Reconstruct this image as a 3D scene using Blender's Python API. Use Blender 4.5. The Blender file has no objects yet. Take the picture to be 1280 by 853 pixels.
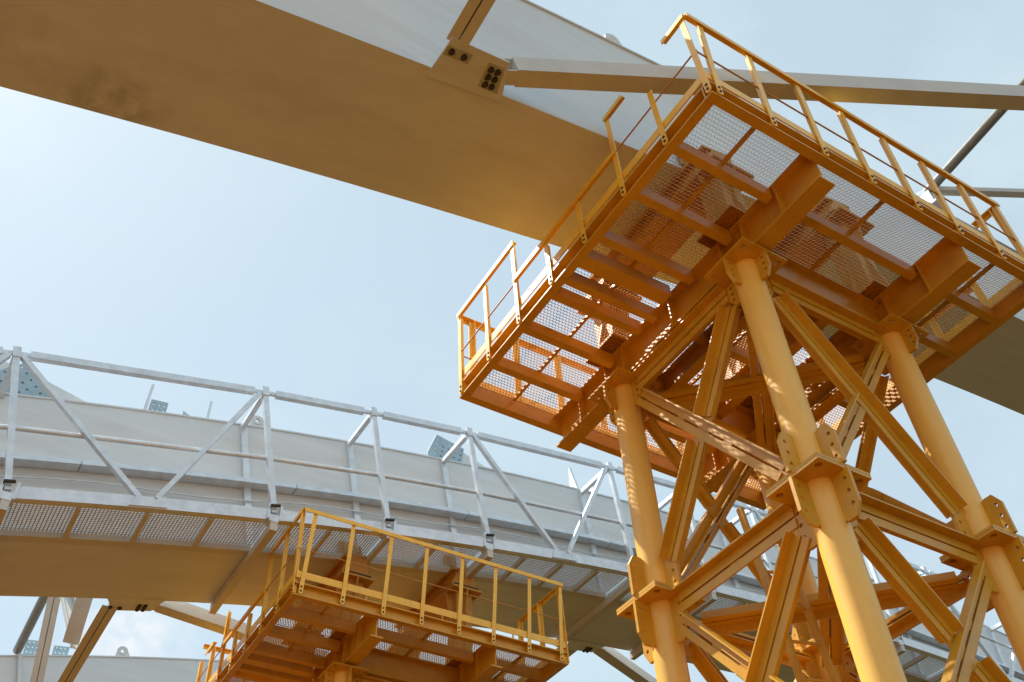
import bpy, math, random
from mathutils import Vector, Matrix
from mathutils.geometry import tessellate_polygon
random.seed(7)
R = math.radians
S = 0.65                 # metres per drawing unit
GZ = -2.46               # ground level in drawing units (camera eye is the origin)
sc = bpy.context.scene
col = sc.collection

# ------------------------------------------------------------------ camera
yaw, pitch, roll, fpx = R(56.189), R(45.509), R(-3.520), 1199.76
F = Vector((math.cos(yaw)*math.cos(pitch), math.sin(yaw)*math.cos(pitch), math.sin(pitch)))
Rt = F.cross(Vector((0, 0, 1))).normalized(); Up = Rt.cross(F)
R2 = math.cos(roll)*Rt + math.sin(roll)*Up
U2 = -math.sin(roll)*Rt + math.cos(roll)*Up
cd = bpy.data.cameras.new('camera'); cam = bpy.data.objects.new('camera', cd); col.objects.link(cam)
cd.sensor_width = 36; cd.lens = fpx/1280*36; cd.clip_end = 3000; cd.clip_start = 0.05
m = Matrix((R2, U2, -F)).transposed().to_4x4(); m.translation = (0, 0, -GZ*S)
cam.matrix_world = m
sc.camera = cam

# ------------------------------------------------------------------ sky, sun, exposure
SUN_AZ, SUN_EL = 123.0, 57.0        # azimuth from +X towards +Y
w = bpy.data.worlds.new('World'); sc.world = w; w.use_nodes = True
nt = w.node_tree; nt.nodes.clear()
def wn(t, **k):
    n = nt.nodes.new(t)
    for a, b in k.items(): setattr(n, a, b)
    return n
sky = wn('ShaderNodeTexSky', sky_type='NISHITA', sun_disc=False)
sky.sun_elevation = R(SUN_EL); sky.sun_rotation = R(90-SUN_AZ)
sky.altitude = 0; sky.air_density = 1.0; sky.dust_density = 1.0; sky.ozone_density = 1.0
bg = wn('ShaderNodeBackground'); bg.inputs['Strength'].default_value = 0.1055
out = wn('ShaderNodeOutputWorld')
# thin high cloud veil over the clear sky
tc = wn('ShaderNodeTexCoord')
mp = wn('ShaderNodeMapping'); mp.inputs['Scale'].default_value = (1.6, 1.6, 3.2)
no = wn('ShaderNodeTexNoise'); no.inputs['Scale'].default_value = 2.2; no.inputs['Detail'].default_value = 7; no.inputs['Roughness'].default_value = 0.58
cr = wn('ShaderNodeValToRGB')
cr.color_ramp.elements[0].position = 0.42; cr.color_ramp.elements[0].color = (0.72, 0.72, 0.72, 1)
cr.color_ramp.elements[1].position = 0.72; cr.color_ramp.elements[1].color = (0.92, 0.92, 0.92, 1)
mx = wn('ShaderNodeMix', data_type='RGBA')
mx.inputs['B'].default_value = (3.98, 4.92, 5.3, 1)
nt.links.new(tc.outputs['Generated'], mp.inputs['Vector']); nt.links.new(mp.outputs['Vector'], no.inputs['Vector'])
nt.links.new(no.outputs['Fac'], cr.inputs['Fac']); nt.links.new(cr.outputs['Color'], mx.inputs['Factor'])
nt.links.new(sky.outputs['Color'], mx.inputs['A'])
# one small soft cloud low in the sky
dsn = wn('ShaderNodeVectorMath', operation='DISTANCE'); dsn.inputs[1].default_value = (0.1351, 0.8734, 0.4678)
nt.links.new(tc.outputs['Generated'], dsn.inputs[0])
rg = wn('ShaderNodeMapRange'); rg.inputs[1].default_value = 0.075; rg.inputs[2].default_value = 0.005
nt.links.new(dsn.outputs['Value'], rg.inputs[0])
n2 = wn('ShaderNodeTexNoise'); n2.inputs['Scale'].default_value = 22; n2.inputs['Detail'].default_value = 6
nt.links.new(tc.outputs['Generated'], n2.inputs['Vector'])
r2 = wn('ShaderNodeMapRange'); r2.inputs[1].default_value = 0.42; r2.inputs[2].default_value = 0.62
nt.links.new(n2.outputs['Fac'], r2.inputs[0])
ml = wn('ShaderNodeMath', operation='MULTIPLY'); nt.links.new(rg.outputs[0], ml.inputs[0]); nt.links.new(r2.outputs[0], ml.inputs[1])
mc = wn('ShaderNodeMix', data_type='RGBA'); mc.inputs['B'].default_value = (5.6, 5.7, 5.8, 1)
nt.links.new(ml.outputs[0], mc.inputs['Factor']); nt.links.new(mx.outputs['Result'], mc.inputs['A'])
nt.links.new(mc.outputs['Result'], bg.inputs['Color'])
nt.links.new(bg.outputs['Background'], out.inputs['Surface'])

sd = bpy.data.lights.new('sun', 'SUN'); sd.energy = 5.0; sd.angle = R(0.53); sd.color = (1.0, 0.94, 0.84)
so = bpy.data.objects.new('sun', sd); col.objects.link(so)
sv = Vector((math.cos(R(SUN_EL))*math.cos(R(SUN_AZ)), math.cos(R(SUN_EL))*math.sin(R(SUN_AZ)), math.sin(R(SUN_EL))))
so.rotation_euler = sv.to_track_quat('Z', 'Y').to_euler(); so.location = (0, 0, 60)
vs = sc.view_settings
vs.view_transform = 'Standard'; vs.look = 'None'; vs.gamma = 1; vs.exposure = 0.72; vs.use_curve_mapping = False
sc.cycles.max_bounces = 10; sc.cycles.diffuse_bounces = 4

# ------------------------------------------------------------------ materials
def mat(name, base, rough=0.5, metal=0.0, var=0.12, scale=3.0, stretch=(1, 1, 1), bump=0.02, dirt=None, dirt_amt=0.0, dirt_scale=1.2, spec=0.5, fine=40.0, stain=False, chips=0.0):
    m = bpy.data.materials.new(name); m.use_nodes = True
    t = m.node_tree; b = t.nodes['Principled BSDF']
    def N(tp, **k):
        n = t.nodes.new(tp)
        for a, v in k.items(): setattr(n, a, v)
        return n
    L = t.links.new
    g = N('ShaderNodeNewGeometry')
    mp = N('ShaderNodeMapping'); mp.inputs['Scale'].default_value = stretch
    L(g.outputs['Position'], mp.inputs['Vector'])
    n1 = N('ShaderNodeTexNoise'); n1.inputs['Scale'].default_value = scale; n1.inputs['Detail'].default_value = 6; n1.inputs['Roughness'].default_value = 0.6
    L(mp.outputs['Vector'], n1.inputs['Vector'])
    r1 = N('ShaderNodeMapRange'); r1.inputs[1].default_value = 0.3; r1.inputs[2].default_value = 0.7
    r1.inputs[3].default_value = 1-var; r1.inputs[4].default_value = 1+var*0.6
    L(n1.outputs['Fac'], r1.inputs[0])
    mul = N('ShaderNodeVectorMath', operation='SCALE'); mul.inputs[0].default_value = base
    L(r1.outputs[0], mul.inputs['Scale'])
    last = mul.outputs[0]
    if dirt:
        n2 = N('ShaderNodeTexNoise'); n2.inputs['Scale'].default_value = dirt_scale; n2.inputs['Detail'].default_value = 9; n2.inputs['Roughness'].default_value = 0.68
        L(mp.outputs['Vector'], n2.inputs['Vector'])
        r2 = N('ShaderNodeMapRange'); r2.inputs[1].default_value = 0.52; r2.inputs[2].default_value = 0.78; r2.inputs[3].default_value = 0; r2.inputs[4].default_value = dirt_amt
        L(n2.outputs['Fac'], r2.inputs[0])
        mm = N('ShaderNodeMix', data_type='RGBA'); mm.inputs['B'].default_value = (*dirt, 1)
        L(r2.outputs[0], mm.inputs['Factor']); L(last, mm.inputs['A'])
        last = mm.outputs['Result']
    if chips:
        nc = N('ShaderNodeTexNoise'); nc.inputs['Scale'].default_value = 26; nc.inputs['Detail'].default_value = 6; nc.inputs['Roughness'].default_value = 0.75; L(g.outputs['Position'], nc.inputs['Vector'])
        rc = N('ShaderNodeMapRange'); rc.inputs[1].default_value = 0.66; rc.inputs[2].default_value = 0.72; rc.inputs[3].default_value = 0; rc.inputs[4].default_value = chips; L(nc.outputs['Fac'], rc.inputs[0])
        mc = N('ShaderNodeMix', data_type='RGBA'); mc.inputs['B'].default_value = (0.16, 0.06, 0.02, 1); L(rc.outputs[0], mc.inputs['Factor']); L(last, mc.inputs['A']); last = mc.outputs['Result']
    if stain:
        # soot smudge left on the paint by a torch, plus fine rolling streaks along the plates
        ns = N('ShaderNodeTexNoise'); ns.inputs['Scale'].default_value = 4.0; ns.inputs['Detail'].default_value = 9; ns.inputs['Roughness'].default_value = 0.7
        L(g.outputs['Position'], ns.inputs['Vector'])
        for (px, py, pz), rad, amt in (((-.6*S, 7.15*S, (10.04-GZ)*S), 0.52, 0.36), ((-1.7*S, 6.7*S, (9.74-GZ)*S), 0.45, 0.16)):
            ds = N('ShaderNodeVectorMath', operation='DISTANCE'); ds.inputs[1].default_value = (px, py, pz); L(g.outputs['Position'], ds.inputs[0])
            rr = N('ShaderNodeMapRange'); rr.inputs[1].default_value = 0.05; rr.inputs[2].default_value = rad; rr.inputs[3].default_value = 1.0; rr.inputs[4].default_value = 0.0; L(ds.outputs['Value'], rr.inputs[0])
            mu = N('ShaderNodeMath', operation='MULTIPLY'); rn = N('ShaderNodeMapRange'); rn.inputs[1].default_value = 0.38; rn.inputs[2].default_value = 0.66; L(ns.outputs['Fac'], rn.inputs[0]); L(rr.outputs[0], mu.inputs[0]); L(rn.outputs[0], mu.inputs[1])
            m3 = N('ShaderNodeMath', operation='MULTIPLY'); m3.inputs[1].default_value = amt*2; m3.use_clamp = True; L(mu.outputs[0], m3.inputs[0])
            mm = N('ShaderNodeMix', data_type='RGBA'); mm.inputs['B'].default_value = (0.12, 0.12, 0.11, 1)
            L(m3.outputs[0], mm.inputs['Factor']); L(last, mm.inputs['A']); last = mm.outputs['Result']
        mp2 = N('ShaderNodeMapping'); mp2.inputs['Scale'].default_value = (.12, 3.0, 3.0); L(g.outputs['Position'], mp2.inputs['Vector'])
        nk = N('ShaderNodeTexNoise'); nk.inputs['Scale'].default_value = 2.5; nk.inputs['Detail'].default_value = 5; nk.inputs['Distortion'].default_value = 0.6; L(mp2.outputs['Vector'], nk.inputs['Vector'])
        rk = N('ShaderNodeMapRange'); rk.inputs[1].default_value = 0.35; rk.inputs[2].default_value = 0.65; rk.inputs[3].default_value = 0.96; rk.inputs[4].default_value = 1.02; L(nk.outputs['Fac'], rk.inputs[0])
        vk = N('ShaderNodeVectorMath', operation='SCALE'); L(last, vk.inputs[0]); L(rk.outputs[0], vk.inputs['Scale']); last = vk.outputs[0]
    L(last, b.inputs['Base Color'])
    n3 = N('ShaderNodeTexNoise'); n3.inputs['Scale'].default_value = fine; n3.inputs['Detail'].default_value = 3
    L(mp.outputs['Vector'], n3.inputs['Vector'])
    r3 = N('ShaderNodeMapRange'); r3.inputs[3].default_value = max(0.05, rough-0.1); r3.inputs[4].default_value = min(1, rough+0.12)
    L(n1.outputs['Fac'], r3.inputs[0]); L(r3.outputs[0], b.inputs['Roughness'])
    if bump:
        bp = N('ShaderNodeBump'); bp.inputs['Strength'].default_value = bump; bp.inputs['Distance'].default_value = 0.02
        L(n3.outputs['Fac'], bp.inputs['Height']); L(bp.outputs['Normal'], b.inputs['Normal'])
    b.inputs['Metallic'].default_value = metal
    b.inputs['Specular IOR Level'].default_value = spec
    return m
M = {}
def ground_mat():
    m = bpy.data.materials.new('site_ground'); m.use_nodes = True; t = m.node_tree; b = t.nodes['Principled BSDF']; L = t.links.new
    g = t.nodes.new('ShaderNodeNewGeometry'); sx = t.nodes.new('ShaderNodeSeparateXYZ'); L(g.outputs['Position'], sx.inputs[0])
    n = t.nodes.new('ShaderNodeTexNoise'); n.inputs['Scale'].default_value = 0.35; n.inputs['Detail'].default_value = 8; L(g.outputs['Position'], n.inputs['Vector'])
    def math_(op, a, b_):
        k = t.nodes.new('ShaderNodeMath'); k.operation = op
        for i, v in enumerate((a, b_)):
            if hasattr(v, 'links'): L(v, k.inputs[i])
            else: k.inputs[i].default_value = v
        return k.outputs[0]
    def ramp(v, lo, hi):
        k = t.nodes.new('ShaderNodeMapRange'); k.inputs[1].default_value = lo; k.inputs[2].default_value = hi; L(v, k.inputs[0]); return k.outputs[0]
    def mix(f, a, c):
        k = t.nodes.new('ShaderNodeMix'); k.data_type = 'RGBA'; L(f, k.inputs['Factor'])
        for nm, v in (('A', a), ('B', c)):
            if hasattr(v, 'links'): L(v, k.inputs[nm])
            else: k.inputs[nm].default_value = (*v, 1)
        return k.outputs['Result']
    jit = math_('MULTIPLY', math_('SUBTRACT', n.outputs['Fac'], 0.5), 10.0)
    soil = mix(ramp(n.outputs['Fac'], 0.3, 0.7), (0.110, 0.044, 0.008), (0.150, 0.060, 0.011))
    grass = mix(ramp(n.outputs['Fac'], 0.3, 0.7), (0.016, 0.013, 0.002), (0.025, 0.019, 0.004))
    c1 = mix(ramp(math_('ADD', sx.outputs['X'], jit), 4.0, 8.5), soil, grass)      # rough dark grass starts beside the foreground tower
    ln = t.nodes.new('ShaderNodeVectorMath'); ln.operation = 'LENGTH'; L(g.outputs['Position'], ln.inputs[0])
    c2 = mix(ramp(math_('ADD', ln.outputs['Value'], jit), 32.0, 40.0), c1, (0.085, 0.066, 0.028))   # dry pale ground further off
    L(c2, b.inputs['Base Color']); b.inputs['Roughness'].default_value = 0.95; b.inputs['Specular IOR Level'].default_value = 0.1
    return m
M['soil'] = ground_mat()
M['white'] = mat('white_girder_paint', (0.65, 0.69, 0.71), 0.42, var=0.07, scale=0.9, stretch=(0.35, 1.6, 1.6), bump=0.012, dirt=(0.42, 0.40, 0.36), dirt_amt=0.45, dirt_scale=1.1, fine=7, stain=True)
M['strut'] = mat('pale_strut_paint', (0.56, 0.55, 0.51), 0.42, var=0.08, scale=2.0, bump=0.01, dirt=(0.40, 0.37, 0.32), dirt_amt=0.4, dirt_scale=2.5)
M['galv'] = mat('galvanised_steel', (0.70, 0.75, 0.80), 0.36, metal=0.40, var=0.14, scale=7.0, bump=0.02, dirt=(0.40, 0.40, 0.39), dirt_amt=0.5, dirt_scale=5)
M['mesh_galv'] = mat('galvanised_grating', (0.60, 0.62, 0.64), 0.45, metal=0.2, var=0.1, scale=6, bump=0)
M['orange'] = mat('orange_paint', (0.66, 0.335, 0.020), 0.36, var=0.12, scale=4.0, bump=0.02, dirt=(0.42, 0.18, 0.02), dirt_amt=0.5, dirt_scale=5.5, spec=0.55, chips=0.5)
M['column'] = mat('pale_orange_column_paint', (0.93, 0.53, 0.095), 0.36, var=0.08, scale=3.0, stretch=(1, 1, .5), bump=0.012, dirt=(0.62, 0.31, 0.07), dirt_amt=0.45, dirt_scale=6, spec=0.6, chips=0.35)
M['rust_shade'] = mat('shade_darkened_rusty_orange', (0.55, 0.25, 0.028), 0.55, var=0.2, scale=6.0, bump=0.03, dirt=(0.22, 0.08, 0.02), dirt_amt=0.7, dirt_scale=6)  # dark rusty orange; on the pedestals, shade put into the base colour
M['rail'] = mat('yellow_orange_rail_paint', (0.92, 0.52, 0.045), 0.34, var=0.10, scale=5.0, bump=0.015, dirt=(0.55, 0.25, 0.03), dirt_amt=0.5, dirt_scale=7, spec=0.6, chips=0.5)
M['steel'] = mat('dark_steel_pipe', (0.24, 0.235, 0.21), 0.4, metal=0.3, var=0.12, scale=5)
M['orange_mesh'] = mat('orange_mesh_paint', (0.66, 0.30, 0.030), 0.5, var=0.1, scale=5, bump=0)
M['rubber'] = mat('black_rubber', (0.015, 0.014, 0.013), 0.7, var=0.1)
M['bolt'] = mat('dark_bolt_steel', (0.06, 0.05, 0.045), 0.55, metal=0.5, var=0.2, scale=20)
M['faying'] = mat('grey_green_bare_patch', (0.42, 0.44, 0.34), 0.7, var=0.15, scale=8)
M['primer'] = mat('blue_grey_primer', (0.33, 0.45, 0.52), 0.6, var=0.12, scale=5)
M['wire'] = mat('rusty_wire', (0.52, 0.25, 0.05), 0.6, var=0.2, scale=12)

# ------------------------------------------------------------------ mesh collector
def W(p): return Vector((p[0]*S, p[1]*S, (p[2]-GZ)*S))
cache = {}
class MB:
    def __init__(s): s.v = []; s.f = []; s.sm = []
    def add(s, vs, fs, smooth=False):
        o = len(s.v); s.v += [tuple(v) for v in vs]
        for f in fs: s.f.append([i+o for i in f]); s.sm.append(smooth)
        return s
    def box(s, a, b):
        x0, y0, z0 = a; x1, y1, z1 = b
        return s.add([(x0,y0,z0),(x1,y0,z0),(x1,y1,z0),(x0,y1,z0),(x0,y0,z1),(x1,y0,z1),(x1,y1,z1),(x0,y1,z1)],
              [(3,2,1,0),(4,5,6,7),(0,1,5,4),(1,2,6,5),(2,3,7,6),(3,0,4,7)])
    def bar(s, a, b, u, v, u0, u1, v0, v1):
        """prism from a to b; u, v unit axes of the section, section rectangle u0..u1 x v0..v1"""
        a = Vector(a); b = Vector(b); u = Vector(u); v = Vector(v)
        q = [(u0,v0),(u1,v0),(u1,v1),(u0,v1)]
        vs = [a+u*i+v*j for i, j in q]+[b+u*i+v*j for i, j in q]
        if (b-a).dot(u.cross(v)) < 0:
            fs = [(0,1,2,3),(7,6,5,4),(4,5,1,0),(5,6,2,1),(6,7,3,2),(7,4,0,3)]
        else:
            fs = [(3,2,1,0),(4,5,6,7),(0,1,5,4),(1,2,6,5),(2,3,7,6),(3,0,4,7)]
        return s.add(vs, fs)
    def rect(s, a, b, w_, h_, up=(0,0,1)):
        a = Vector(a); b = Vector(b); d = (b-a).normalized(); u = d.cross(Vector(up)).normalized(); v = u.cross(d)
        return s.bar(a, b, u, v, -w_/2, w_/2, -h_/2, h_/2)
    def angle(s, a, b, u, v, w_, t_, h_=None):
        """L section: one leg along u, one along v, heel at the line a-b"""
        h_ = h_ or w_
        s.bar(a, b, u, v, 0, w_, 0, t_); return s.bar(a, b, u, v, 0, t_, t_, h_)
    def tube(s, a, b, r, n=14, cap=True, r2=None):
        a = Vector(a); b = Vector(b); d = (b-a).normalized()
        u = d.orthogonal().normalized(); v = d.cross(u); r2 = r if r2 is None else r2
        vs = []
        for p, q in ((a, r), (b, r2)):
            vs += [p+(u*math.cos(2*math.pi*i/n)+v*math.sin(2*math.pi*i/n))*q for i in range(n)]
        s.add(vs, [(i, (i+1) % n, n+(i+1) % n, n+i) for i in range(n)], True)
        if cap: s.add(vs, [list(range(n))[::-1], list(range(n, 2*n))])
        return s
    def plate(s, pts, t0, t1, o, u, v, n, holes=(), hr=0.03, hn=8):
        """flat plate: outline pts in (u,v), thickness t0..t1 along n from origin o, round holes at (u,v)"""
        o = Vector(o); u = Vector(u); v = Vector(v); n = Vector(n)
        loops = [[Vector((p[0], p[1], 0)) for p in pts]]
        for h in holes:
            rr = h[2] if len(h) > 2 else hr
            loops.append([Vector((h[0]+rr*math.cos(-2*math.pi*i/hn), h[1]+rr*math.sin(-2*math.pi*i/hn), 0)) for i in range(hn)])
        tri = tessellate_polygon(loops)
        fl = [p for l in loops for p in l]
        P = lambda p, t: o+u*p.x+v*p.y+n*t
        vs = [P(p, t0) for p in fl]+[P(p, t1) for p in fl]; k = len(fl); fs = []
        for t in tri: fs += [tuple(t), tuple(i+k for i in reversed(t))]
        b = 0
        for l in loops:
            c = len(l)
            for i in range(c): fs.append((b+i, b+(i+1) % c, k+b+(i+1) % c, k+b+i))
            b += c
        return s.add(vs, fs)
    def mesh(s, name, mt, recalc=False):
        me = bpy.data.meshes.new(name); me.from_pydata([(x*S, y*S, z*S) for x, y, z in s.v], [], s.f)
        me.polygons.foreach_set('use_smooth', s.sm); me.materials.append(mt)
        if recalc:
            import bmesh
            bm = bmesh.new(); bm.from_mesh(me); bmesh.ops.recalc_face_normals(bm, faces=bm.faces); bm.to_mesh(me); bm.free()
        me.update(); return me
def link(name, me, parent=None, loc=(0, 0, 0), world=False):
    o = bpy.data.objects.new(name, me); col.objects.link(o)
    if parent: o.parent = parent
    o.location = W(loc) if world else Vector(loc)*S
    return o
def tag(o, label=None, cat=None, group=None, kind=None):
    for k, v in (('label', label), ('category', cat), ('group', group), ('kind', kind)):
        if v: o[k] = v
    return o
def empty(name, loc, label, cat, group=None):
    o = link(name, None, None, loc, True); o.empty_display_size = 0.3
    return tag(o, label, cat, group)
def part(name, fn, mt, parent, loc=(0, 0, 0), key=None, recalc=False):
    """a part whose mesh is built in the parent's coordinates (drawing units); alike parts share data by key"""
    if key and key in cache: me = cache[key]
    else:
        b = MB(); fn(b); me = b.mesh(name, M[mt], recalc)
        if key: cache[key] = me
    return link(name, me, parent, loc)

# ------------------------------------------------------------------ ground
b = MB(); n = 24; ext = 900
for i in range(n+1):
    for j in range(n+1):
        b.v.append((-ext+2*ext*i/n, -ext+2*ext*j/n, 0))
for i in range(n):
    for j in range(n):
        k = i*(n+1)+j; b.f.append([k, k+n+1, k+n+2, k+1]); b.sm.append(False)
tag(link('ground', b.mesh('ground', M['soil']), None, (0, 0, GZ), True), kind='structure')

# unseen bright earth slab, added to bounce light onto the camera-facing steel
M['bounce_fill'] = mat('bounce_earth', (0.36, 0.19, 0.062), 0.9, var=0.12, scale=0.6, bump=0.03, spec=0.2)
b = MB(); b.box((-90, -30, -.3), (6, -2.5, .015))
tag(link('bounce_slab', b.mesh('bounce_slab', M['bounce_fill']), None, (0, 0, GZ), True), kind='structure')

# ------------------------------------------------------------------ arched girders
def z1(x): return 12.2597+.2158*(x-8)-.0048*(x-8)**2
def z2(x): return 12.2075+.1683*(x-8)-.0054*(x-8)**2
def tz(f, x): return (f(x+.01)-f(x-.01))/.02        # slope of the arch
def top_of(f, x, h):                                 # point at height h normal to the arch above station x
    s_ = tz(f, x); return x-s_*h/math.sqrt(1+s_*s_)*1.0, f(x)+h
def lug(parent, x, y, z, slope):
    def fn(b):
        d = Vector((1, 0, slope)).normalized(); nn = Vector((-slope, 0, 1)).normalized()
        pts = [(-.24, 0), (.24, 0)]+[(.17*math.cos(a), .19+.17*math.sin(a)) for a in [math.pi*i/8 for i in range(9)]]
        b.plate(pts, -.03, .03, (x, y, z), d, nn, (0, -1, 0), holes=[(0, .2, .065)], hn=12)
    p = part('lifting_lug', fn, 'white', parent, recalc=True)
    def ring(b):
        d = Vector((1, 0, slope)).normalized(); nn = Vector((-slope, 0, 1)).normalized()
        pts = [(.12*math.cos(2*math.pi*i/14), .2+.12*math.sin(2*math.pi*i/14)) for i in range(14)]
        b.plate(pts, -.055, .055, (x, y, z), d, nn, (0, -1, 0), holes=[(0, .2, .065)], hn=12)
    r = part('cheek_ring', ring, 'white', p, recalc=True)
def girder(f, yc, wd, h, slope_y, x0, x1, label, cat='girder'):
    o = (x0, yc+slope_y*(x0-8), f(x0))
    g = empty('arch_girder', o, label, cat, 'parallel white arch girders')
    N = 44; xs = [x0+(x1-x0)*i/N for i in range(N+1)]
    Y = lambda x: yc+slope_y*(x-8)
    def strip(b, dy0, dy1, dz0, dz1):
        vs = []
        for x in xs:
            y = Y(x)-o[1]; z = f(x)-o[2]; xx = x-o[0]
            vs += [(xx, y+dy0, z+dz0), (xx, y+dy1, z+dz0), (xx, y+dy1, z+dz1), (xx, y+dy0, z+dz1)]
        fs = []
        for i in range(N):
            k = 4*i
            for a, c in ((0,1),(1,2),(2,3),(3,0)): fs.append((k+a, k+4+a, k+4+c, k+c)[::-1])
        fs += [(0,1,2,3), (4*N+3, 4*N+2, 4*N+1, 4*N)]
        b.add(vs, fs)
    hw = wd/2
    part('bottom_flange', lambda b: strip(b, -hw, hw, 0, .045), 'white', g, recalc=True)
    part('web', lambda b: strip(b, -hw+.035, -hw+.065, .045, h-.04), 'white', g, recalc=True)
    part('web', lambda b: strip(b, hw-.065, hw-.035, .045, h-.04), 'white', g, recalc=True)
    part('top_flange', lambda b: strip(b, -hw, hw, h-.04, h), 'white', g, recalc=True)
    return g, o, Y
G1H, G2H = 3.365, 3.54
g1, o1, Y1 = girder(z1, 6.52, 2.065, G1H, .0246, -10, 40, 'white arch girder overhead, brown soffit crossing the whole top of the picture')
g2, o2, Y2 = girder(z2, 18.72, 2.20, G2H, 0.0, -10, 46, 'white arch girder carrying the grated walkway and lattice railing')
g3, o3, Y3 = girder(z2, 31.25, 2.20, G2H, 0.0, -10, 46, 'farthest white arch girder at the bottom left below the bracing')
def rel(o, p): return (p[0]-o[0], p[1]-o[1], p[2]-o[2])
# lugs
lug(g1, *rel(o1, (6.21, Y1(6.21)-.95, z1(6.21)+G1H)), tz(z1, 6.21))
lug(g2, *rel(o2, (4.45, 17.72, z2(4.45)+G2H)), tz(z2, 4.45))
lug(g3, *rel(o3, (4.75, 30.25, z2(4.75)+G2H)), tz(z2, 4.75))
# faint weld lines on the near web of the first girder are part of the paint; vertical stiffeners on the second girder's web
for xb in (-5.2, -.05, 4.75, 7.31, 9.86, 14.16, 16.72, 19.28, 24.0, 26.6, 31.3):
    if xb == -.05: continue
    s_ = tz(z2, xb)
    def stf(b, xb=xb, s_=s_):
        t = Vector((1, 0, s_)).normalized(); nn = Vector((-s_, 0, 1)).normalized()
        a = Vector(rel(o2, (xb, 17.655, z2(xb)+.05))); c = a+nn*(G2H-.12)*.985
        b.bar(a, c, t, (0, -1, 0), -.075, .075, 0, .11)
    part('web_stiffener', stf, 'galv', g2)

# hanger brackets and fins standing on the top flange of the second and third girders
def inside(p, poly, mg=.05):
    for i in range(len(poly)):
        a = Vector(poly[i]); c = Vector(poly[(i+1) % len(poly)]); d = (c-a).normalized(); q = Vector(p)-a
        if d.x*q.y-d.y*q.x < mg: return False
    return True
def perforated(parent, o, f, h, pts, y, holes, thick=.04):
    area = sum(pts[i][0]*pts[(i+1) % len(pts)][1]-pts[(i+1) % len(pts)][0]*pts[i][1] for i in range(len(pts)))
    if area < 0: pts = pts[::-1]
    holes = [q for q in holes if inside(q, pts)]
    part('perforated_plate', lambda b: b.plate(pts, 0, thick, rel(o, (0, y, 0)), (1,0,0), (0,0,1), (0,-1,0), holes=holes, hr=.03, hn=6), 'primer', parent, recalc=True)
def grid_holes(p, u, v, nu, nv, du, dv):
    return [(p[0]+u[0]*i*du+v[0]*j*dv, p[1]+u[1]*i*du+v[1]*j*dv) for i in range(nu) for j in range(nv)]
zt = lambda x: z2(x)+G2H
yb = 17.9
part('hanger_bracket', lambda b: b.plate([(-2.6, zt(-2.6)-.05), (1.25, zt(1.25)-.05), (-.55, 14.78), (-1.1, 14.85), (-2.2, 14.2)], 0, .05, rel(o2, (0, yb+.06, 0)), (1,0,0), (0,0,1), (0,-1,0)), 'white', g2, recalc=True)
perforated(g2, o2, z2, G2H, [(-1.35, 13.80), (.28, 14.10), (-.76, 14.92), (-1.35, 14.30)], yb, grid_holes((-1.55, 14.0), (.70, .71), (.70, -.71), 7, 8, .19, .19))
perforated(g2, o2, z2, G2H, [(1.98, zt(1.98)-.02), (2.36, zt(2.36)-.02), (2.36, 15.10), (1.98, 15.06)], yb, grid_holes((2.06, 14.65), (1, .1), (0, 1), 3, 3, .12, .15))
perforated(g2, o2, z2, G2H, [(2.72, zt(2.72)-.02), (3.2, zt(3.2)-.02), (2.72, 15.02)], yb, [])
perforated(g2, o2, z2, G2H, [(9.07, 15.75), (10.03, 15.95), (10.16, 16.76), (9.31, 16.94), (9.05, 16.24)], yb, grid_holes((9.0, 15.8), (1, -.18), (.18, 1), 8, 7, .18, .17))
part('hanger_bracket', lambda b: b.plate([(9.3, zt(9.3)-.05), (11.4, zt(11.4)-.02), (10.1, 16.7), (9.4, 16.7)], 0, .05, rel(o2, (0, yb+.06, 0)), (1,0,0), (0,0,1), (0,-1,0)), 'white', g2, recalc=True)
for xf, hh in ((1.88, 1.27), (3.27, 1.02), (13.9, 1.2), (14.6, .85), (21.5, .9), (25.2, 1.0)):
    def fin(b, xf=xf, hh=hh):
        b.plate([(0, 0), (.55, 0), (.50, hh), (.44, hh)], -.03, .03, rel(o2, (xf, 17.75, zt(xf)-.01)), (.18, .98, 0), (0, 0, 1), (.98, -.18, 0))
    part('hanger_fin', fin, 'white', g2, recalc=True)
for xs_ in ((1.95, 2.35), (2.75, 3.2)):
    a, c = xs_
    perforated(g3, o3, z2, G2H, [(a, zt(a)-.02), (c, zt(c)-.02), (c, 15.27), (a, 15.22)], 30.6, grid_holes((a+.09, 14.85), (1, .1), (0, 1), 3, 3, .12, .16))
part('web_post', lambda b: b.rect(rel(o3, (1.86, 30.1, zt(1.86)-.02)), rel(o3, (2.35, 30.1, zt(2.35)-1.9)), .14, .1), 'white', g3)

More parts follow.
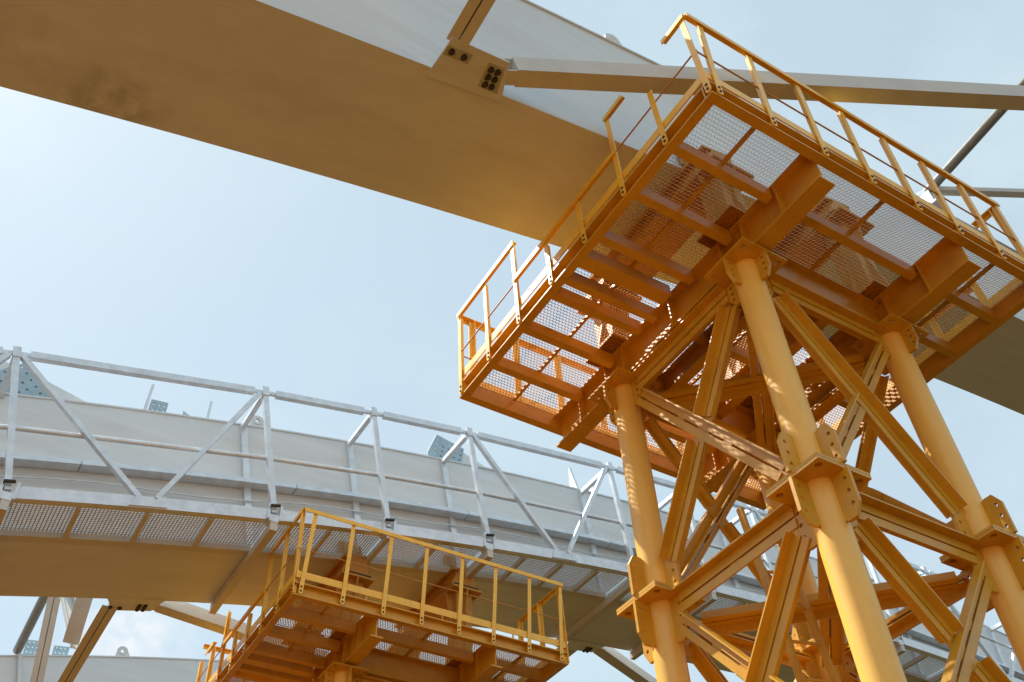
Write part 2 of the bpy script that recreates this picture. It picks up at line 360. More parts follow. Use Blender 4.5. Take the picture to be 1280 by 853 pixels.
# ------------------------------------------------------------------ bracing between the girders
def gusset(parent, o, f, pts, yedge, bolts, patches):
    def fn(b):
        lo = [(x-o[0], y-o[1], f(x)-o[2]-.032) for x, y in pts]; hi = [(x, y, z+.034) for x, y, z in lo]
        k = len(lo); b.add(lo+hi, [list(range(k)), list(range(k, 2*k))[::-1]]+[(i, (i+1) % k, k+(i+1) % k, k+i) for i in range(k)])
    p = part('gusset_plate', fn, 'white', parent, recalc=True)
    for q in patches:
        def pf(b, q=q):
            lo = [(x-o[0], y-o[1], f(x)-o[2]-.037) for x, y in q]; hi = [(x, y, z+.004) for x, y, z in lo]
            b.add(lo+hi, [(0,1,2,3), (7,6,5,4)]+[(i, (i+1) % 4, 4+(i+1) % 4, 4+i) for i in range(4)])
        part('bare_patch', pf, 'faying', p, recalc=True)
    for x, y in bolts:
        def bf(b, x=x, y=y):
            c0 = Vector(rel(o, (x, y, f(x)-.052)))
            b.tube(c0+Vector((0, 0, .02)), c0-Vector((0, 0, .02)), .036, 6); b.tube(c0+Vector((0,0,.02)), c0+Vector((0,0,.008)), .05, 10)
        part('bolt', bf, 'bolt', p)
gusset(g1, o1, z1, [(2.62, 5.47), (3.72, 5.47), (3.50, 4.90), (2.66, 4.86)], 5.4,
       [(2.74, 5.04), (2.92, 5.05)]+[(3.33+.1*i+.02*j, 5.08+.11*j) for i in range(2) for j in range(3)],
       [[(2.67, 4.97), (3.02, 4.98), (3.02, 5.12), (2.67, 5.11)], [(3.26, 4.99), (3.50, 5.0), (3.60, 5.37), (3.30, 5.36)]])
gusset(g2, o2, z2, [(2.50, 19.75), (3.68, 19.75), (3.52, 20.26), (2.72, 20.28)], 19.8,
       [(2.65, 20.12), (2.85, 20.15)]+[(3.22+.12*i, 20.0+.1*j) for i in range(2) for j in range(3)], [])
gusset(g2, o2, z2, [(14.5, 19.75), (15.75, 19.75), (15.60, 20.2), (14.72, 20.24)], 19.8, [(15.3+.12*i, 19.98+.1*j) for i in range(2) for j in range(3)], [])
def double_angle(b, a, c, nrm, w_=.13, gap=.022, t_=.016, leg=.12):
    a = Vector(a); c = Vector(c); d = (c-a).normalized(); nrm = Vector(nrm); nrm = (nrm-d*nrm.dot(d)).normalized(); u = nrm.cross(d)
    for sgn in (1, -1):
        b.bar(a, c, u*sgn, nrm, gap/2, gap/2+w_, 0, t_)
        b.bar(a, c, u*sgn, nrm, gap/2, gap/2+t_, -leg, 0)
    b.bar(a+d*.1, c-d*.1, u, nrm, -gap/2+.001, gap/2-.001, -leg+.01, -leg*.55)          # packing in the slot
    L_ = (c-a).length; n_ = max(2, int(L_/1.6))
    for i in range(1, n_):
        p = a+d*(L_*i/n_); b.bar(p-d*.08, p+d*.08, u, nrm, -.06, .06, -.10, -.04)
def strut_thing(name, a, c, label, build, mt='strut', group='bracing struts between the girders'):
    a = Vector(a); c = Vector(c)
    t = MB(); build(t, Vector((0, 0, 0)), c-a)
    return tag(link(name, t.mesh(name, M[mt]), None, a, True), label, 'strut', group)
def box_strut(name, a, c, wd, ht, label):
    a = Vector(a); c = Vector(c); d = (c-a).normalized()
    e = empty(name, a, label, 'strut', 'bracing struts between the girders')
    v = c-a
    part('box_beam', lambda b: b.rect(d*.18, v, wd, ht), 'strut', e)
    def tongue(b):
        u = d.cross(Vector((0,0,1))).normalized(); up = u.cross(d)
        b.bar(-d*.12, d*.3, u, up, -wd*.42, wd*.42, -ht/2+.006, -ht/2+.03)
        b.bar(-d*.05, d*.45, u, up, -wd*.42, wd*.42, ht/2-.03, ht/2+.006)
    part('end_tongue', tongue, 'strut', e)
    return e
def d3(a, c, w_=.13): return lambda b, p, q: double_angle(b, p, q, (0, 0, -1), w_)
box_strut('box_strut', (3.52, 5.14, z1(3.55)+.135), (15.3, .78, 13.92), .25, .33, 'long pale box strut running from the bolted gusset behind the orange railing')
strut_thing('angle_strut', (2.75, 4.93, z1(2.75)-.004), (2.75, -5.0, z1(2.75)+.3), 'brown double angle strut leaving the bolted gusset at the top edge', d3(0, 0))
e = empty('pipe_strut', (15.22, 5.62, 17.32), 'round steel pipe strut behind the orange railing at the right edge', 'strut', 'bracing struts between the girders')
part('pipe', lambda b: b.tube((0, 0, 0), (-.32, -9.5, 1.0), .11, 16), 'steel', e)
part('end_plate', lambda b: b.plate([(-.3, -.35), (.35, -.45), (.3, .12), (-.12, .16)], -.02, .02, (-.02, .1, 0), (.2, -.98, 0), (0, 0, 1), (.98, .2, 0)), 'galv', e, recalc=True)
part('base_bracket', lambda b: (b.box((-.13, -.08, -.55), (.13, .2, -.1)), b.box((-.2, -.15, -.6), (.2, .28, -.55))), 'galv', e)
strut_thing('flat_strut', (15.3, 5.45, 17.22), (22.0, 2.25, 17.6), 'thin pale strut leaving the pipe node at the right edge', lambda b, p, q: b.rect(p, q, .16, .13))
box_strut('box_strut', (3.50, 20.06, z2(3.5)+.11), (15.2, 25.3, 13.3), .34, .27, 'pale box strut under the walkway girder, passing behind the lower platform rail')
box_strut('box_strut', (15.55, 19.98, z2(15.55)+.11), (27.4, 25.4, 13.66), .34, .27, 'box strut below the walkway girder beside the left orange column')
strut_thing('angle_strut', (2.65, 20.15, z2(2.65)-.004), (2.63, 30.15, z2(2.65)-.004), 'brown double angle strut slanting down from the far gusset at bottom left', d3(0, 0, .15))
strut_thing('angle_strut', (14.95, 20.1, z2(14.95)-.004), (14.95, 30.15, z2(14.95)-.004), 'double angle strut behind the right corner of the lower platform', d3(0, 0, .15))
strut_thing('pipe_strut', (1.79, 19.8, 14.9), (1.76, 30.15, 14.62), 'dark round pipe strut leaning onto the farthest girder at bottom left', lambda b, p, q: b.tube(p, q, .13, 16), 'steel')
strut_thing('angle_strut', (1.85, 25.6, 14.85), (2.5, 27.8, 11.25), 'tan double angle strut, second from left below the walkway girder', lambda b, p, q: double_angle(b, p, q, (-.2, -1, -.4), .15))
strut_thing('channel_strut', (1.85, 25.6, 14.85), (2.55, 22.75, 11.35), 'white channel strut, left arm of the V below the walkway girder', lambda b, p, q: (b.bar(p, q, (1,0,0), Vector((0,-.78,.62)), -.16, .16, 0, .02), b.bar(p, q, (1,0,0), Vector((0,-.78,.62)), -.16, -.14, .02, .13), b.bar(p, q, (1,0,0), Vector((0,-.78,.62)), .14, .16, .02, .13)))
strut_thing('angle_strut', (2.25, 19.85, 13.35), (2.55, 22.75, 11.45), 'tan wide angle strut, right arm of the V below the walkway girder', lambda b, p, q: b.angle(p, q, (-1, 0, 0), Vector((0, .55, .83)), .36, .02, .16))

# ------------------------------------------------------------------ walkway along the second girder
yo, yi = 16.17, 17.60
wk = empty('access_walkway', (0, yo, z2(0)), 'galvanised steel walkway with lattice railing along the white girder', 'walkway')
ow = (0, yo, z2(0))
posts_b = [-5.2, -.05, 4.75, 7.31, 9.86, 14.16, 16.72, 19.28, 24.0, 26.6, 31.3]
WX0, WX1 = posts_b[0], posts_b[-1]
def curve_bar(b, x0, x1, y0, y1, dz0, dz1, n_=None):
    n_ = n_ or max(2, int((x1-x0)/.6)); vs = []; fs = []
    for i in range(n_+1):
        x = x0+(x1-x0)*i/n_; z = z2(x)-ow[2]
        vs += [(x, y0-yo, z+dz0), (x, y1-yo, z+dz0), (x, y1-yo, z+dz1), (x, y0-yo, z+dz1)]
    for i in range(n_):
        k = 4*i
        for a, c in ((0,1),(1,2),(2,3),(3,0)): fs.append((k+c, k+4+c, k+4+a, k+a))
    fs += [(0,1,2,3), (4*n_+3, 4*n_+2, 4*n_+1, 4*n_)]
    b.add(vs, fs)
def wpt(x, y, h):                      # point standing h above the floor, normal to the arch
    s_ = tz(z2, x); k = math.sqrt(1+s_*s_)
    return Vector((x-s_*h/k, y-yo, z2(x)+h/k-ow[2]))
RH = 3.33                              # height of the top chord above the floor
for i in range(len(posts_b)-1):
    a, c = posts_b[i], posts_b[i+1]
    part('outer_beam', lambda b: (curve_bar(b, a+.12, c-.12, yo, yo+.02, .0, .26), curve_bar(b, a+.12, c-.12, yo+.02, yo+.17, .0, .02), curve_bar(b, a+.12, c-.12, yo+.02, yo+.17, .24, .26)), 'galv', wk)
    part('inner_angle', lambda b: (curve_bar(b, a+.05, c-.05, yi-.20, yi, -.03, -.01), curve_bar(b, a+.05, c-.05, yi-.20, yi-.18, -.01, .14)), 'strut', wk)
    def grate(b):
        y = yo+.19
        while y < yi-.02:
            curve_bar(b, a+.04, c-.04, y-.011, y+.011, .105, .111, 8); y += .066
        x = a+.06
        while x < c-.05:
            z = z2(x)-ow[2]
            b.add([(x-.011, .175, z+.100), (x+.011, .175, z+.100), (x+.011, yi-yo-.01, z+.100), (x-.011, yi-yo-.01, z+.100)], [(3, 2, 1, 0)]); x += .066
    part('floor_grating', grate, 'mesh_galv', wk)
    nb = 4 if c-a > 3.5 else 2
    for j in range(1, nb):
        x = a+(c-a)*j/nb
        part('floor_bearer', lambda b: b.rect((x, .18, z2(x)-ow[2]+.03), (x, yi-yo-.03, z2(x)-ow[2]+.03), .09, .12), 'strut', wk)
    t0 = wpt(a, yo+.06, RH); t1 = wpt(c, yo+.06, RH); d = (t1-t0).normalized()
    part('top_rail', lambda b: b.rect(t0+d*.25, t1-d*.25, .13, .15), 'galv', wk)
    part('rail_splice', lambda b: b.rect(t0+d*.02, t0+d*.26, .075, .075), 'galv', wk)
    part('rail_splice', lambda b: b.rect(t1-d*.26, t1-d*.02, .075, .075), 'galv', wk)
    part('handrail', lambda b: b.tube(wpt(a, yo+.16, 1.62), wpt(c, yo+.16, 1.62), .05, 10), 'galv', wk)
    if c-a > 3.5:
        mid = (a+c)/2-.05
        for sgn, top in ((-1, t0), (1, t1)):
            foot = wpt(mid+sgn*.16, yo+.03, .22)
            part('diagonal', lambda b: b.rect(top-Vector((0, 0, .05))-d*sgn*.12, foot, .1, .12, (0, 1, 0)), 'galv', wk)
        part('foot_plate', lambda b: b.plate([(-.36, -.02), (.36, -.02), (.26, .24), (.1, .14), (-.1, .14), (-.26, .24)], 0, .03, wpt(mid, yo, .04), d, (0,0,1), (0,-1,0)), 'galv', wk, recalc=True)
for i, xb in enumerate(posts_b):
    f0 = wpt(xb, yo+.03, .16); t0 = wpt(xb, yo+.06, RH)
    part('post', lambda b: b.rect(f0, t0, .12, .11, (0, 1, 0)), 'galv', wk)
    n_ = part('node_block', lambda b: b.rect(wpt(xb, yo+.06, RH-.12), wpt(xb, yo+.06, RH+.12), .15, .17, (0, 1, 0)), 'galv', wk)
    def shoe(b):
        b.box(tuple(wpt(xb, yo, .0)+Vector((-.17, -.05, -.02))), tuple(wpt(xb, yo, .0)+Vector((-.12, .2, .34))))
        b.box(tuple(wpt(xb, yo, .0)+Vector((.08, -.05, -.02))), tuple(wpt(xb, yo, .0)+Vector((.13, .2, .34))))
        b.box(tuple(wpt(xb, yo, .0)+Vector((-.12, -.03, -.06))), tuple(wpt(xb, yo, .0)+Vector((.08, .2, .1))))
    sh = part('post_shoe', shoe, 'galv', wk)
    part('clamp_bolt', lambda b: (b.tube(wpt(xb, yo-.09, .26)+Vector((-.09, 0, 0)), wpt(xb, yo-.09, .26)+Vector((.1, 0, .05)), .035, 8),), 'bolt', sh)
    part('tie_arm', lambda b: b.rect(t0, wpt(xb, 17.64, RH+.02), .11, .13), 'galv', wk)
    if xb in (-.05, 4.75, 9.86, 14.16, 16.72, 24.0):
        zz = z2(xb)-ow[2]
        part('cross_bearer', lambda b: b.rect((xb, -.02, zz-.16), (xb, 19.72-yo+.1, zz-.16), .15, .2), 'strut', wk)
    else:
        zz = z2(xb)-ow[2]
        part('floor_bearer', lambda b: b.rect((xb, .0, zz-.07), (xb, yi-yo, zz-.07), .11, .12), 'strut', wk)
# pipe and cable fixed along the web
def swept(f, y, dz, r, x0, x1, n_=50, k=14):
    b = MB(); o = (x0, y, f(x0)+dz)
    vs = []
    for i in range(n_+1):
        x = x0+(x1-x0)*i/n_
        for j in range(k):
            a = 2*math.pi*j/k; vs.append((x-o[0], r*math.cos(a), f(x)+dz-o[2]+r*math.sin(a)))
    fs = [(i*k+j, (i+1)*k+j, (i+1)*k+(j+1) % k, i*k+(j+1) % k) for i in range(n_) for j in range(k)]
    b.add(vs, fs, True); return b, o
du = empty('service_duct', (0, 17.3, z2(0)+1.7), 'pale rectangular duct fixed along the girder web above the walkway', 'duct')
def duct(b, x0, x1):
    n_ = 8; vs = []; fs = []; oz = z2(0)+1.7
    for i in range(n_+1):
        x = x0+(x1-x0)*i/n_; z = z2(x)-oz
        vs += [(x, 0, z+1.66), (x, .335, z+1.70), (x, .335, z+1.93), (x, .13, z+1.86)]
    for i in range(n_):
        k = 4*i
        for a_, c_ in ((0,1),(1,2),(2,3),(3,0)): fs.append((k+c_, k+4+c_, k+4+a_, k+a_))
    fs += [(0,1,2,3), (4*n_+3, 4*n_+2, 4*n_+1, 4*n_)]
    b.add(vs, fs)
for i in range(11):
    part('duct_length', lambda b: duct(b, -8+4.5*i, -8+4.5*(i+1)-.025), 'galv', du)
b, o = swept(lambda x: z2(x)+.05*math.sin(x*1.3)-.04*math.sin(x*.47), 17.50, 1.36, .02, -8, 40, 160, 8)
tag(link('sagging_cable', b.mesh('sagging_cable', M['galv'], True), None, o, True), 'thin pale cable sagging below the pipe on the girder web', 'cable')

# ------------------------------------------------------------------ support towers
LX, LY = 6.271, 6.105
CXS = (1.817, 4.533); CYS = (1.648, 4.364); CR = .19
LEV = [-.45, -4.0, -7.15, -10.3]          # joint planes under the platform datum (channel underside = 0)
BASE = GZ-10.0
def fin_fn(dirv, z, up):
    def fn(b):
        o = Vector((0, 0, z))+Vector(dirv)*(CR-.02)
        h = .56 if z < -1 else .42; wv = .25 if z < -1 else .21; sg = 1 if up else -1
        pts = [(0, 0), (wv, 0), (wv, sg*(h-.14)), (wv-.08, sg*h), (.06, sg*h), (0, sg*(h-.03))]
        holes = [(wv-.075, sg*(.11+.15*i)*(h/.56), .026) for i in range(3)]
        n_ = Vector(dirv).cross(Vector((0, 0, 1)))
        b.plate(pts, -.022, .022, o, dirv, (0, 0, 1), n_, holes=holes, hn=8)
    return fn
DIRS = ((1, 0, 0), (-1, 0, 0), (0, 1, 0), (0, -1, 0))
def sq(h): return [(-h, -h), (h, -h), (h, h), (-h, h)]
def tower(org, label, group, detail=True):
    """org = drawing position of the platform datum corner; the empty stands on the ground under it"""
    t = empty('support_tower', (org[0], org[1], GZ), label, 'tower', group)
    zo = org[2]-GZ                                     # datum height in the empty's frame
    gnd = -zo
    for ix, x in enumerate(CXS):
        for iy, y in enumerate(CYS):
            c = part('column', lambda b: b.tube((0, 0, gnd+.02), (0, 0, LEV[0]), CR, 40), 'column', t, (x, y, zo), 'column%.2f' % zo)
            for li, z in enumerate(LEV):
                hp = [(sx*.29, sy*.29, .045) for sx in (-1, 1) for sy in (-1, 1)]
                part('flange_plate', lambda b: b.plate(sq(.385), z-.035, z, (0, 0, 0), (1,0,0), (0,1,0), (0,0,1), holes=hp, hn=10), 'orange', c, key='fl%d' % li, recalc=True)
                if li: part('flange_plate', lambda b: b.plate(sq(.385), z+.005, z+.04, (0, 0, 0), (1,0,0), (0,1,0), (0,0,1)), 'orange', c, key='fu%d' % li, recalc=True)
                for di, dv in enumerate(DIRS):
                    part('fin_plate', fin_fn(dv, z-.035, False), 'orange', c, key='fd%d%d' % (li, di), recalc=True)
                    if li: part('fin_plate', fin_fn(dv, z+.04, True), 'orange', c, key='fup%d%d' % (li, di), recalc=True)
            part('base_plate', lambda b: (b.plate(sq(.5), gnd, gnd+.05, (0,0,0), (1,0,0), (0,1,0), (0,0,1))), 'orange', c, key='bp%.2f' % zo, recalc=True)
    def brace(a, c, n_, wd=.13, key=None):
        off = Vector(a)
        return part('brace', lambda b: brace_mesh(b, Vector((0, 0, 0)), Vector(c)-off, n_, wd), 'orange', t, tuple(off+Vector((0, 0, zo))), key)
    def brace_mesh(b, a, c, n_, wd):
        d = (c-a).normalized(); nn = Vector(n_); u = nn.cross(d).normalized()
        if u.z < 0 or (abs(u.z) < 1e-6 and u.x < 0): u = -u
        tt = .02
        # upper angle: flat leg in the face, outstanding leg outwards at its top; lower angle: outstanding leg inwards at the slot
        b.bar(a, c, u, nn, .014, wd+.03, 0, tt)
        b.bar(a, c, u, nn, wd+.03-tt, wd+.03, tt, .13)
        b.bar(a, c, u, nn, -wd-.01, -.014, 0, tt)
        b.bar(a, c, u, nn, -.014-tt, -.014, -.12, 0); b.bar(a, c, u, nn, .014, .014+tt, -.12, 0)
        L_ = (c-a).length
        nb_ = 1 if L_ < 2.6 else 2
        for i in range(1, nb_+1):
            p = a+d*(L_*i/(nb_+1)); b.bar(p-d*.09, p+d*.09, u, nn, -.05, .05, -.022, -.001)
    e_ = .38
    x0, x1 = CXS; y0, y1 = CYS
    faces = [((x0, y0), (x1, y0), (0, -1, 0)), ((x0, y0), (x0, y1), (-1, 0, 0)), ((x1, y1), (x0, y1), (0, 1, 0)), ((x1, y1), (x1, y0), (1, 0, 0))]
    for fi, (p, q, nn) in enumerate(faces):
        P_, Q_ = Vector((*p, 0)), Vector((*q, 0)); d = (Q_-P_).normalized(); n3 = Vector(nn)
        for li in range(len(LEV)):
            z = LEV[li]-.17
            a = P_+d*e_+Vector((0, 0, z)); c = Q_-d*e_+Vector((0, 0, z))
            brace(a+n3*.024, c+n3*.024, nn, .115, 'h%d%d' % (fi, li))
            if li+1 < len(LEV):
                zt_, zb_ = LEV[li]-.42, LEV[li+1]+.42
                A = P_+d*.36+Vector((0, 0, zt_)); B = Q_-d*.36+Vector((0, 0, zb_))
                C_ = Q_-d*.36+Vector((0, 0, zt_)); D_ = P_+d*.36+Vector((0, 0, zb_))
                flip = (fi+li) % 2
                if fi == 0 and li == 0: flip = 0
                if fi == 1: flip = 1-li % 2
                if flip: A, B, C_, D_ = C_, D_, A, B
                brace(A+n3*.024, B+n3*.024, nn, .11, 'x%d%d' % (fi, li))
                mid = (A+B)/2; v = (C_-mid).normalized()
                brace(C_+n3*.024, mid+v*.17+n3*.024, nn, .095, 'y%d%d' % (fi, li))
                brace(mid-v*.17+n3*.024, D_+n3*.024, nn, .095, 'w%d%d' % (fi, li))
                part('cross_gusset', lambda b: b.bar(-v*.42, v*.42, n3.cross(v), n3, -.12, .12, -.02, -.003), 'orange', t, tuple(mid+n3*.024+Vector((0, 0, zo))), 'cg%d%d' % (fi, li))
    for li in range(len(LEV)):                          # plan bracing at every joint
        z = LEV[li]-.30
        k = .32
        brace((x0+k, y1-k, z), (x1-k, y0+k, z), (0, 0, -1), .11, 'pa%d' % li)
        brace((x0+k, y0+k, z-.06), ((x0+x1)/2-.15, (y0+y1)/2-.15, z-.06), (0, 0, -1), .11, 'pb%d' % li)
        brace((x1-k, y1-k, z-.06), ((x0+x1)/2+.15, (y0+y1)/2+.15, z-.06), (0, 0, -1), .11, 'pc%d' % li)
    return t

# ------------------------------------------------------------------ work platforms
def expanded(b, x0, x1, y0, y1, z, sw=.027, lw=.105, st=.0070):
    nx = max(2, round((x1-x0)/sw)); ny = max(2, round((y1-y0)/lw)); sx = (x1-x0)/nx; sy = (y1-y0)/ny
    bond = sy*.14
    for i in range(nx):
        cx = x0+sx*(i+.5)
        # zigzag strand: runs along y, swinging +-sx/2
        prev = None
        for j in range(2*ny+1):
            y = y0+sy*j/2
            side = 1 if (i+j) % 2 == 0 else -1
            xx = cx+side*sx*.5*.93
            for yy in ((y-bond, y+bond) if 0 < j < 2*ny else ((y, y+bond) if j == 0 else (y-bond, y))):
                cur = (xx, yy, side)
                if prev:
                    tlt = .012
                    b.add([(prev[0]-st, prev[1], z-tlt), (prev[0]+st, prev[1], z+tlt), (cur[0]+st, cur[1], z+tlt), (cur[0]-st, cur[1], z-tlt)], [(0, 1, 2, 3)])
                prev = cur
JY = [0.86, 1.66, 2.46, 3.30, 4.38, 5.24]
def platform(org, label, full_left, group):
    p = empty('work_platform', org, label, 'platform', group)
    T = .016
    # perimeter channels
    def chan(b, a, c, inn, h=.28, fl=.13):
        b.bar(a, c, inn, (0,0,1), fl-.022, fl, .024, h-.024); b.bar(a, c, inn, (0,0,1), 0, fl, 0, .024); b.bar(a, c, inn, (0,0,1), 0, fl, h-.024, h)
    part('edge_channel', lambda b: chan(b, (0, 0, 0), (LX, 0, 0), (0, 1, 0)), 'orange', p, key='ecf')
    part('edge_channel', lambda b: chan(b, (0, LY, 0), (LX, LY, 0), (0, -1, 0)), 'orange', p, key='ecb')
    part('edge_channel', lambda b: chan(b, (0, .135, .002), (0, LY-.135, .002), (1, 0, 0)), 'orange', p, key='ecl')
    part('edge_channel', lambda b: chan(b, (LX, .135, .002), (LX, LY-.135, .002), (-1, 0, 0)), 'orange', p, key='ecr')
    # main I beams over the columns (along y) and between them (along x)
    BB, BT = -.40, .235
    for x in CXS:
        def ib(b):
            b.box((-.135, .10, BB), (.135, LY-.12, BB+.03)); b.box((-.135, .14, BT-.03), (.135, LY-.14, BT)); b.box((-.014, .14, BB+.03), (.014, LY-.16, BT-.03))
        mb_ = part('main_beam', ib, 'orange', p, (x, 0, 0), 'mainbeam')
        for y in (.75, CYS[0]-.22, CYS[0]+.22, 3.0, CYS[1]-.22, CYS[1]+.22, 5.3):
            part('beam_stiffener', lambda b: (b.box((-.13, -.012, BB+.03), (-.014, .012, BT-.03)), b.box((.014, -.012, BB+.03), (.13, .012, BT-.03))), 'orange', mb_, (0, y, 0), 'bstiff')
    for y in CYS:
        def ix(b):
            xa, xb = CXS[0]+.02, CXS[1]-.02
            b.box((xa, y-.10, BB+.034), (xb, y+.10, BB+.06)); b.box((xa, y-.10, BT-.06), (xb, y+.10, BT-.034)); b.box((xa, y-.012, BB+.06), (xb, y+.012, BT-.06))
        part('cross_beam', ix, 'orange', p, key='cb%.2f' % y)
    for x in (CXS[0]+.85, CXS[1]-.85):
        def sb(b):
            ya, yb2 = CYS[0]+.02, CYS[1]-.02
            b.box((-.09, ya, -.20), (.09, yb2, -.18)); b.box((-.09, ya, .16), (.09, yb2, .18)); b.box((-.012, ya, -.18), (.012, yb2, .16))
        part('secondary_beam', sb, 'orange', p, (x, 0, 0), 'secb')
    # joists: angle-lipped channels along x
    def joist(xa, xb, y, name='joist', wd=.12, h=.21):
        def fn(b):
            b.box((xa, -wd/2, .006), (xb, wd/2, .028)); b.box((xa, -wd/2, .028), (xb, -wd/2+.02, h)); b.box((xa, -wd/2+.02, h-.02), (xb, wd/2, h))
        return part(name, fn, 'orange', p, (0, y, 0), '%s%.2f%.2f%.2f' % (name, xa, xb, wd))
    bays = [(.13, CXS[0]-.14), (CXS[0]+.14, CXS[1]-.14), (CXS[1]+.14, LX-.13)]
    for bi, (xa, xb) in enumerate(bays):
        for y in JY:
            if bi == 1 and y in (1.66, 4.38): continue
            if bi == 2 and y == 2.46: continue
            joist(xa, xb, y)
    joist(bays[0][0], bays[0][1]-.1, 2.90, wd=.22)
    joist(bays[0][0], bays[0][1]-.05, 3.62)
    # mesh panels, one per bay cell, on T bars
    edges = [.13]+JY+[LY-.13]
    for bi, (xa, xb) in enumerate(bays):
        xm = (xa+xb)/2
        for j in range(len(edges)-1):
            ya, yb_ = edges[j]+.03, edges[j+1]-.03
            part('mesh_panel', lambda b: expanded(b, xa-.02, xb+.02, ya-.05, yb_+.05, .262), 'orange_mesh', p, (0, 0, random.uniform(-.004, .010)), key='mp%d%d' % (bi, j)).rotation_euler = (random.uniform(-.0012, .0012), random.uniform(-.0012, .0012), 0)
            part('t_bar', lambda b: b.rect((xm, ya, .225), (xm, yb_, .225), .045, .05), 'orange', p, key='tb%d%d' % (bi, j))
    # railing
    TOP, HALF = 1.96, 1.0
    def post(a, top, face, along, name='post', w_=.085):
        a = Vector(a); top = Vector(top); f = Vector(face); al = Vector(along)
        def fn(b):
            d = top-a
            b.bar((0,0,0), d, al, f, -w_/2, w_/2, 0, T); b.bar((0,0,0), d, al, -f, w_/2-T, w_/2, 0, w_*.9)
            # rounded foot
            pts = [(-w_/2, 0), (w_/2, 0)]+[(w_/2*math.cos(a_), -w_/2*math.sin(a_)) for a_ in [math.pi*i/6 for i in range(1, 6)]]
            b.plate(pts, 0, T, (0, 0, 0), al, (0,0,1), f)
        o = part(name, fn, 'rail', p, tuple(a), None)
        for z in (.02, .11):
            part('bolt', lambda b: b.tube(f*T, f*(T+.012), .020, 8), 'bolt', o, (0, 0, z), 'pbolt%s' % (face,))
        return o
    def rail(a, c, face, name='top_rail', w_=.09):
        part(name, lambda b: (b.bar((0,0,0), Vector(c)-Vector(a), face, (0,0,1), -w_+.02, .02, -T, 0), b.bar((0,0,0), Vector(c)-Vector(a), face, (0,0,1), .02-T, .02, -w_, -T)), 'rail', p, a)
    fx = [.19, 1.05, 1.92, 2.77, 3.63, 4.45, 5.33, 6.15]
    for x in fx: post((x-.055, -.004, .07), (x+.055+random.uniform(-.015, .015), -.004+random.uniform(-.006, .006), TOP-.02), (0,-1,0), (1,0,0))
    rail((.0, -.03, TOP), (LX, -.03, TOP), (0,-1,0))
    bx_ = [.24, 1.1, 1.95, 2.8, 3.65, 4.5, 5.35, 6.15]
    for x in bx_: post((x, LY+.004, .07), (x, LY+.004, TOP-.1), (0,1,0), (1,0,0))
    rail((0, LY+.03, TOP-.08), (LX, LY+.03, TOP-.08), (0,1,0))
    ly = [.05, .88, 1.76, 2.65, 3.48, 4.34, 5.2, 6.05]
    for side, X_, fc in ((0, -.004, (-1,0,0)), (1, LX+.004, (1,0,0))):
        hs = [TOP, 1.33, TOP, HALF, HALF, TOP-.06, TOP-.09, TOP-.1]
        if full_left: hs = [TOP, TOP, TOP, HALF, HALF, 1.9, 1.45, 1.45]
        for y, h in zip(ly, hs): post((X_, y-.02, .07), (X_+random.uniform(-.006, .006), y+.025+random.uniform(-.018, .018), h-.02), fc, (0,1,0))
        Xr = X_+fc[0]*.02
        if full_left:
            rail((Xr, 0, TOP), (Xr, ly[2]+.05, TOP), fc)
            rail((Xr, ly[6]-.1, 1.46), (Xr, ly[6]+.45, 1.46), fc, 'rail_stub')
        else:
            rail((Xr, 0, TOP+.002), (Xr, .45, TOP+.002), fc, 'rail_stub')
            if side == 0: rail((Xr, 1.38, TOP), (Xr, ly[2]+.06, TOP), fc, 'rail_stub')
            else: rail((Xr, .9, HALF), (Xr, ly[2], HALF), fc)
            rail((Xr, ly[5]-.03, TOP-.06), (Xr, LY, TOP-.08), fc)
        rail((Xr, ly[2]-.03, HALF+.05), (Xr, ly[5]+.03, HALF+.05), fc, 'half_rail')
    # wire between the posts
    part('guard_wire', lambda b: b.tube((0, .02, 1.02), (LX, .02, 1.04), .012, 6), 'wire', p, key='wf')
    part('guard_wire', lambda b: b.tube((.02, LY, .95), (LX, LY, .97), .012, 6), 'wire', p, key='wb')
    part('guard_wire', lambda b: b.tube((0, 0, 1.02), (0, ly[2], 1.03), .012, 6), 'wire', p, key='wl')
    part('guard_wire', lambda b: b.tube((0, ly[5], .96), (0, LY, .95), .012, 6), 'wire', p, key='wl2')
    # toe boards
    part('toe_board', lambda b: b.box((.02, .012, .38), (LX-.02, .03, .53)), 'rail', p, key='tf')
    part('toe_board', lambda b: b.box((.02, LY-.03, .38), (LX-.02, LY-.012, .53)), 'rail', p, key='tbk')
    part('toe_board', lambda b: b.box((.012, .04, .38), (.03, LY-.04, .53)), 'rail', p, key='tl')
    part('toe_board', lambda b: b.box((LX-.03, .04, .38), (LX-.012, LY-.04, .53)), 'rail', p, key='tr')
    for x in [1.5, 3.2, 4.9]:
        part('toe_bracket', lambda b: b.box((x-.012, .005, .28), (x+.012, .03, .37)), 'orange', p, key='tbr%.1f' % x)
    return p
P1 = (5.396, 3.513, 10.0)
P2 = (5.19, 15.70, 9.78)
tower(P1, 'big orange support tower of round columns and cross braces in the foreground', 'orange support towers')
tower(P2, 'orange support tower under the lower platform at the bottom edge', 'orange support towers')
platform(P1, 'orange mesh work platform on top of the foreground tower', False, 'orange mesh work platforms')
platform(P2, 'orange work platform with railing at the bottom centre, below the walkway', True, 'orange mesh work platforms')

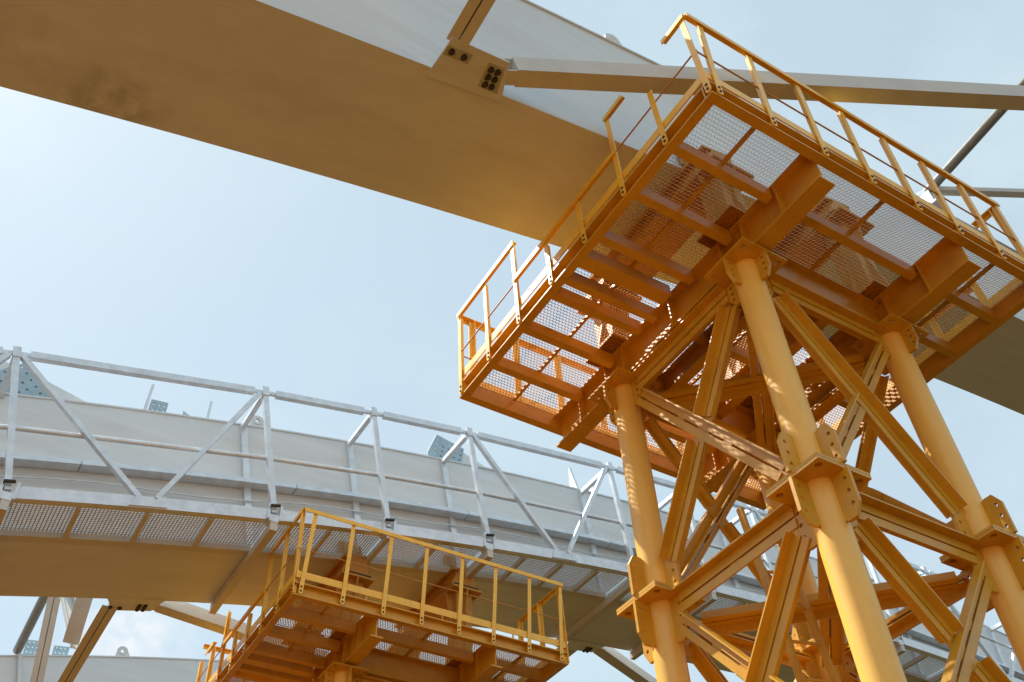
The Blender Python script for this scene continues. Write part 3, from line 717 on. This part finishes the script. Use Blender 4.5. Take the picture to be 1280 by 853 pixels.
# ------------------------------------------------------------------ pedestals and cradles carrying the girders
def cradle_set(P, f, Yf, wd, which):
    yc_loc = (CYS[0]+CYS[1])/2+P[1]
    for ix, x in enumerate(CXS):
        X = P[0]+x; zs_ = f(X); ztop = zs_-.62
        for iy, y in enumerate(CYS):
            Yc = P[1]+y; zb = P[2]+.236; h = ztop-zb
            pos = [['nearest the camera, left', 'far left'], ['near right', 'far right']][ix][iy]
            lab = {'a': 'orange box pedestal above the foreground platform mesh, %s' % pos, 'b': 'orange box pedestal on the lower platform, %s' % pos}[which]
            e = empty('bearing_pedestal', (X, Yc, zb), lab, 'pedestal', 'bearing pedestals on the work platforms')
            part('foot_plate', lambda b: b.box((-.36, -.36, .034), (.36, .36, .07)), 'rust_shade', e)
            part('box_body', lambda b: b.box((-.2, -.2, .07), (.2, .2, h-.05)), 'rust_shade', e)
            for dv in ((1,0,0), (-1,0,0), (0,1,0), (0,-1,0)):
                part('stiffener', lambda b: b.plate([(0, 0), (.15, 0), (.15, .08), (.03, h*.45), (.17, h-.16), (.17, h-.12), (0, h-.12)], -.014, .014, Vector(dv)*.2+Vector((0, 0, .07)), dv, (0,0,1), Vector(dv).cross(Vector((0,0,1)))), 'rust_shade', e, recalc=True)
            part('head_plate', lambda b: b.box((-.38, -.38, h-.05), (.38, .38, h)), 'rust_shade', e)
            part('bearing_pad', lambda b: b.box((-.32, -.32, h), (.32, .32, h+.08)), 'rubber', e)
        lab = {'a': ['orange cradle beam under the overhead girder above the left pair of columns', 'orange cradle beam under the overhead girder above the right pair of columns'],
               'b': ['orange cradle bracket under the walkway girder, left of the two', 'orange cradle bracket under the walkway girder, right of the two']}[which][ix]
        zb = ztop+.08
        sl = tz(f, X); hh = zs_-zb
        e = empty('girder_cradle', (X, yc_loc, zb), lab, 'cradle', 'cradles under the girders')
        hw = (CYS[1]-CYS[0])/2+.24; gy = Yf(X)-yc_loc
        part('base_plate', lambda b: b.box((-.34, -hw, 0), (.34, hw, .05)), 'rust_shade', e)
        def webs(b):
            for sx in (-.18, .0, .18): b.box((sx-.015, -hw+.08, .05), (sx+.015, hw-.08, hh-.05+sl*sx))
        part('beam_web', webs, 'rust_shade', e)
        part('seat_plate', lambda b: b.bar((0, -hw+.06, hh-.03), (0, hw-.06, hh-.03), Vector((1,0,sl)).normalized(), Vector((-sl,0,1)).normalized(), -.30, .30, -.03, .024), 'rust_shade', e)
        for sg in (-1, 1):
            yy = gy+sg*(wd/2+.02)
            def ear(b):
                b.box((-.30, min(yy, yy+sg*.04), hh+.0), (.30, max(yy, yy+sg*.04), hh+.52))
                for sx in (-.2, .2):
                    b.plate([(0, 0), (.30, 0), (.06, .5), (0, .5)], -.014, .014, (sx, yy+sg*.04, hh), (0, sg, 0), (0,0,1), (1,0,0))
            part('side_stop', ear, 'rust_shade', e, recalc=True)
            part('end_plate', lambda b: b.plate([(-.34, .05), (.30, .05), (.26, hh-.05), (-.10, hh-.05)], -.015, .015, (0, sg*(hw-.07), 0), (1,0,0), (0,0,1), (0,1,0)), 'rust_shade', e, recalc=True)
cradle_set(P1, z1, Y1, 2.065, 'a')
cradle_set(P2, z2, Y2, 2.20, 'b')

# ------------------------------------------------------------------ ladder inside the foreground tower
lo = Vector((8.1, 6.55, 2.0)); hi = Vector((7.75, 6.75, 6.9))
ld = empty('ladder', lo, 'thin orange ladder leaning inside the foreground tower', 'ladder')
v = hi-lo; wv = Vector((.40, -.12, 0))
for k in (0, 1):
    part('stringer', lambda b: b.rect(wv*k, wv*k+v, .05, .08, (0, 1, 0)), 'orange', ld)
for i in range(1, 11):
    part('rung', lambda b: b.tube(v*(i/11), v*(i/11)+wv, .02, 8), 'orange', ld)
